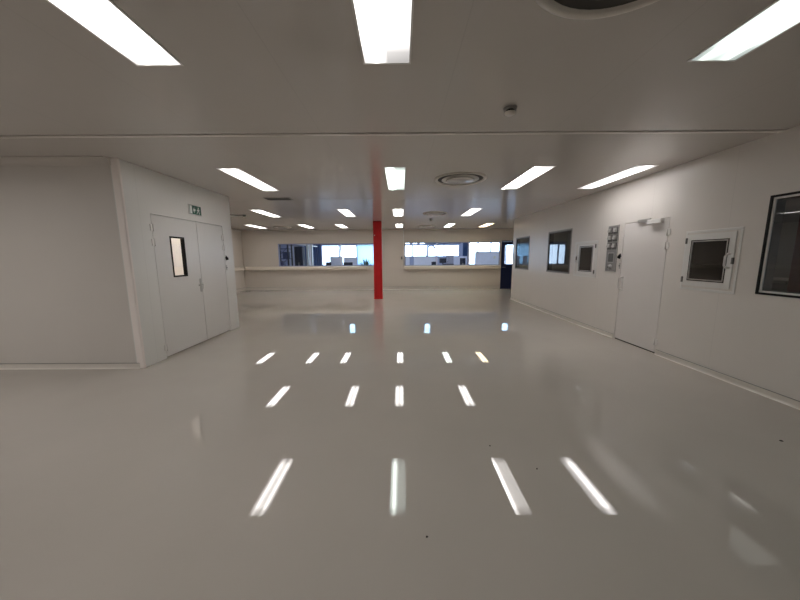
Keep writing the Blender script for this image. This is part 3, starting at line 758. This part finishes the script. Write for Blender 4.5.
MB().frame('y', 18.98, 19.03, -7.0, -6.33, .88, 2.32, .03).build('frame', M['grey'], t)
for x in (-6.9, -6.42): MB().box(x-.02, x+.02, 18.98, 19.03, .0005, .88).box(x-.02, x+.02, 18.75, 19.25, .0005, .03).build('leg', M['grey'], t)
for x, w, lab in ((-5.62, .06, 'slim white post beside the tall dark cabinet in the left far window'), (-5.40, .085, 'wider white post between two dark bays in the left far window')):
    t = thing('white_post', lab, 'post', (x, 18.4, 0))
    MB().box(x-w, x+w, 18.3, 18.45, .012, HO-.001, .008).build('shaft', M['white'], t)
    MB().box(x-w-.04, x+w+.04, 18.27, 18.48, .0005, .012).build('base_plate', M['grey'], t)
def curtain(x0, x1, y, z0, z1, label):
    t = thing('curtain', label, 'curtain', ((x0+x1)/2, y, z1))
    n = 40; mb = MB()
    P = [(x0+(x1-x0)*k/n, y+.045*math.sin(k*1.35)) for k in range(n+1)]
    for a, b in zip(P[:-1], P[1:]): mb.quad((a[0], a[1], z0), (b[0], b[1], z0), (b[0], b[1], z1), (a[0], a[1], z1))
    mb.build('drape', M['curtain'], t)
    MB().tube([(x0-.05, y, z1+.02), (x1+.05, y, z1+.02)], .02, 8).build('rail', M['grey'], t)
    for x in (x0, x1): MB().tube([(x, y, z1+.02), (x, y, HO-.001)], .008, 6).build('hanger', M['grey'], t)
curtain(-6.95, -5.76, 22.0, .02, 2.62, 'dark blue curtain beside the bright outer window at the left')
curtain(4.38, 4.86, 21.5, .02, 2.75, 'dark blue curtain by the second mullion of the bright far window')
t = thing('cable_tray', 'white cable tray hanging above the tall dark cabinet', 'cable tray', (-5.8, 19, 2.35))
MB().box(-5.88, -5.72, 16.9, 21.0, 2.30, 2.36, .004).build('tray', M['white'], t)
for y in (17.2, 19.0, 20.7): MB().tube([(-5.8, y, 2.36), (-5.8, y, HO-.001)], .012, 6).build('hanger', M['grey'], t)
t = thing('service_duct', 'blue grey service duct hanging across the middle pane of the far window', 'duct', (3.4, 22, 2.35))
MB().box(1.85, 4.3, 21.9, 22.2, 2.50, 2.58, .01).build('duct', M['rack'], t)
for x in (2.1, 3.3, 4.2): MB().tube([(x, 22.05, 2.58), (x, 22.05, HO-.001)], .012, 6).build('hanger', M['grey'], t)
t = thing('extraction_arm', 'thin dark arched arm before the bright outer windows', 'arm', (1.75, 20, 0))
MB().lathe(1.72, 20.0, [(.2, .0005), (.2, .03), (.05, .05)], 20).build('base', M['grey'], t)
MB().tube([(1.72, 20, .04), (1.72, 20, 1.9), (1.76, 20, 2.12), (1.88, 20, 2.28), (2.02, 20, 2.33), (2.18, 20, 2.26)], .045, 8).build('arm', M['rack'], t)
MB().lathe(2.22, 20, [(.03, 2.27), (.12, 2.14), (.11, 2.14)], 16).build('hood', M['rack'], t)
for x in (-3.8, 2.05, 8.1):
    o = thing('high_bay_lamp', {-3.8: 'bluish high lamp of the workshop mirrored in the floor left of the red column', 2.05: 'bluish high lamp of the workshop mirrored below the bright far window', 8.1: 'bluish high lamp of the workshop mirrored below the blue door'}[x], 'lamp', (x, 23, 4.3), 'workshop high lamps')
    MB().lathe(x, 23, [(.05, 4.72), (.12, 4.62), (.3, 4.32), (.29, 4.32)], 24).build('reflector', M['grey'], o)
    MB().lathe(x, 23, [(.10, 4.18), (.26, 4.30), (.26, 4.315)], 24).lathe(x, 23, [(.16, 3.62), (.2, 3.66), (.2, 4.17), (.12, 4.179)], 24).build('bulb', M['lamp_hall'], o)
    MB().tube([(x, 23, 4.72), (x, 23, HO-.001)], .012, 6).build('hanger', M['grey'], o)

# side room: dark red locker and rail behind the nearest window
t = thing('red_locker', 'dark red locker dimly seen inside the large black edged window', 'locker', (5.9, 3.0, 0))
MB().box(5.2, 5.75, 2.6, 4.05, .0005, 2.3, .006).build('body', M['darkred'], t)
dd = MB().box(5.185, 5.199, 2.62, 4.03, .05, 2.26, .003).build('door', M['darkred'], t)
MB().box(5.17, 5.184, 2.7, 2.73, 1.0, 1.2, .003).build('handle', M['steel'], dd)
t = thing('work_counter', 'dark counter dimly seen inside the large black edged window', 'counter', (5.9, 4.6, 0))
MB().box(5.5, 6.25, 4.3, 6.6, 1.16, 1.20, .004).build('worktop', M['grey'], t)
MB().box(5.6, 6.2, 4.35, 6.55, .0005, 1.16).build('carcass', M['grey_dark'], t)

# ------------------------------------------------------------------ light
def area(name, loc, sx, sy, power, col, rot=(0, 0, 0)):
    l = bpy.data.lights.new(name, 'AREA'); l.shape = 'RECTANGLE'; l.size = sx; l.size_y = sy; l.energy = power; l.color = col
    o = bpy.data.objects.new(name, l); COL.objects.link(o); o.location = loc; o.rotation_euler = rot
    return o
area('side_row_lamp', (-5.2, 1.3, H-.02), .3, 1.5, 31, (1, .965, .93))
area('side_row_lamp', (-7.6, 1.3, H-.02), .3, 1.5, 16, (1, .965, .93))
area('rear_fill', (-1.6, -2.6, H-.02), .3, 1.5, 10, (1, .965, .92))  # weak fill added behind the camera, not a lamp of the hall
area('partition_room_lamp', (-4.9, 5.4, H-.02), .3, 1.5, 28, (1, .93, .86))
for x, pw in ((-7, 60), (0, 230), (6, 230)):
    area('workshop_fill', (x, 18.5, HO-.1), 3, 3, pw, (.82, .90, 1))  # unseen fill added overhead to brighten the backlit workshop screens
area('side_room_fill', (5.2, 4.5, H-.05), .5, 1.5, 3, (1, .95, .9))  # faint fill added to lift the dark interior behind the panes
for W in facade:   # sky light enters through the outer windows: portals guide the sampling
    p = area('sky_portal', ((W[0]+W[1])/2, YO+.25, (W[2]+W[3])/2), W[1]-W[0], W[3]-W[2], 1, (1, 1, 1), (-PI/2, 0, 0))
    p.data.cycles.is_portal = True
w = bpy.data.worlds.new('overcast'); scene.world = w; w.use_nodes = True
nt = w.node_tree; bg = nt.nodes['Background']
tc = nt.nodes.new('ShaderNodeTexCoord'); sp = nt.nodes.new('ShaderNodeSeparateXYZ'); rp = nt.nodes.new('ShaderNodeValToRGB')
nt.links.new(tc.outputs['Generated'], sp.inputs[0]); nt.links.new(sp.outputs[2], rp.inputs[0])
rp.color_ramp.elements[0].position = .0; rp.color_ramp.elements[0].color = (.78, .88, 1, 1)
rp.color_ramp.elements[1].position = .6; rp.color_ramp.elements[1].color = (.55, .75, 1, 1)
nt.links.new(rp.outputs[0], bg.inputs[0]); bg.inputs[1].default_value = 7.0

# ------------------------------------------------------------------ camera
cam = bpy.data.cameras.new('camera'); co_ = bpy.data.objects.new('camera', cam); COL.objects.link(co_)
cam.sensor_fit = 'HORIZONTAL'; cam.sensor_width = 36; cam.lens = 36*300.907/800; cam.clip_start = .05; cam.clip_end = 200
R = Vector((.99997869, .00222557, -.006138)); U = Vector((.00576275, .14104411, .98998654)); F = Vector((-.00306901, .99000081, -.14102828))
m3 = Matrix((R, U, -F)).transposed()
co_.matrix_world = Matrix.Translation((0, 0, 1.57)) @ m3.to_4x4()
scene.camera = co_
scene.view_settings.view_transform = 'Standard'
scene.view_settings.look = 'None'
scene.view_settings.exposure = 0.27
scene.cycles.use_denoising = True
scene.cycles.use_adaptive_sampling = False
scene.cycles.max_bounces = 10; scene.cycles.diffuse_bounces = 5; scene.cycles.glossy_bounces = 5
scene.cycles.transparent_max_bounces = 12
scene.cycles.caustics_reflective = False; scene.cycles.caustics_refractive = False
scene.cycles.sample_clamp_indirect = 6
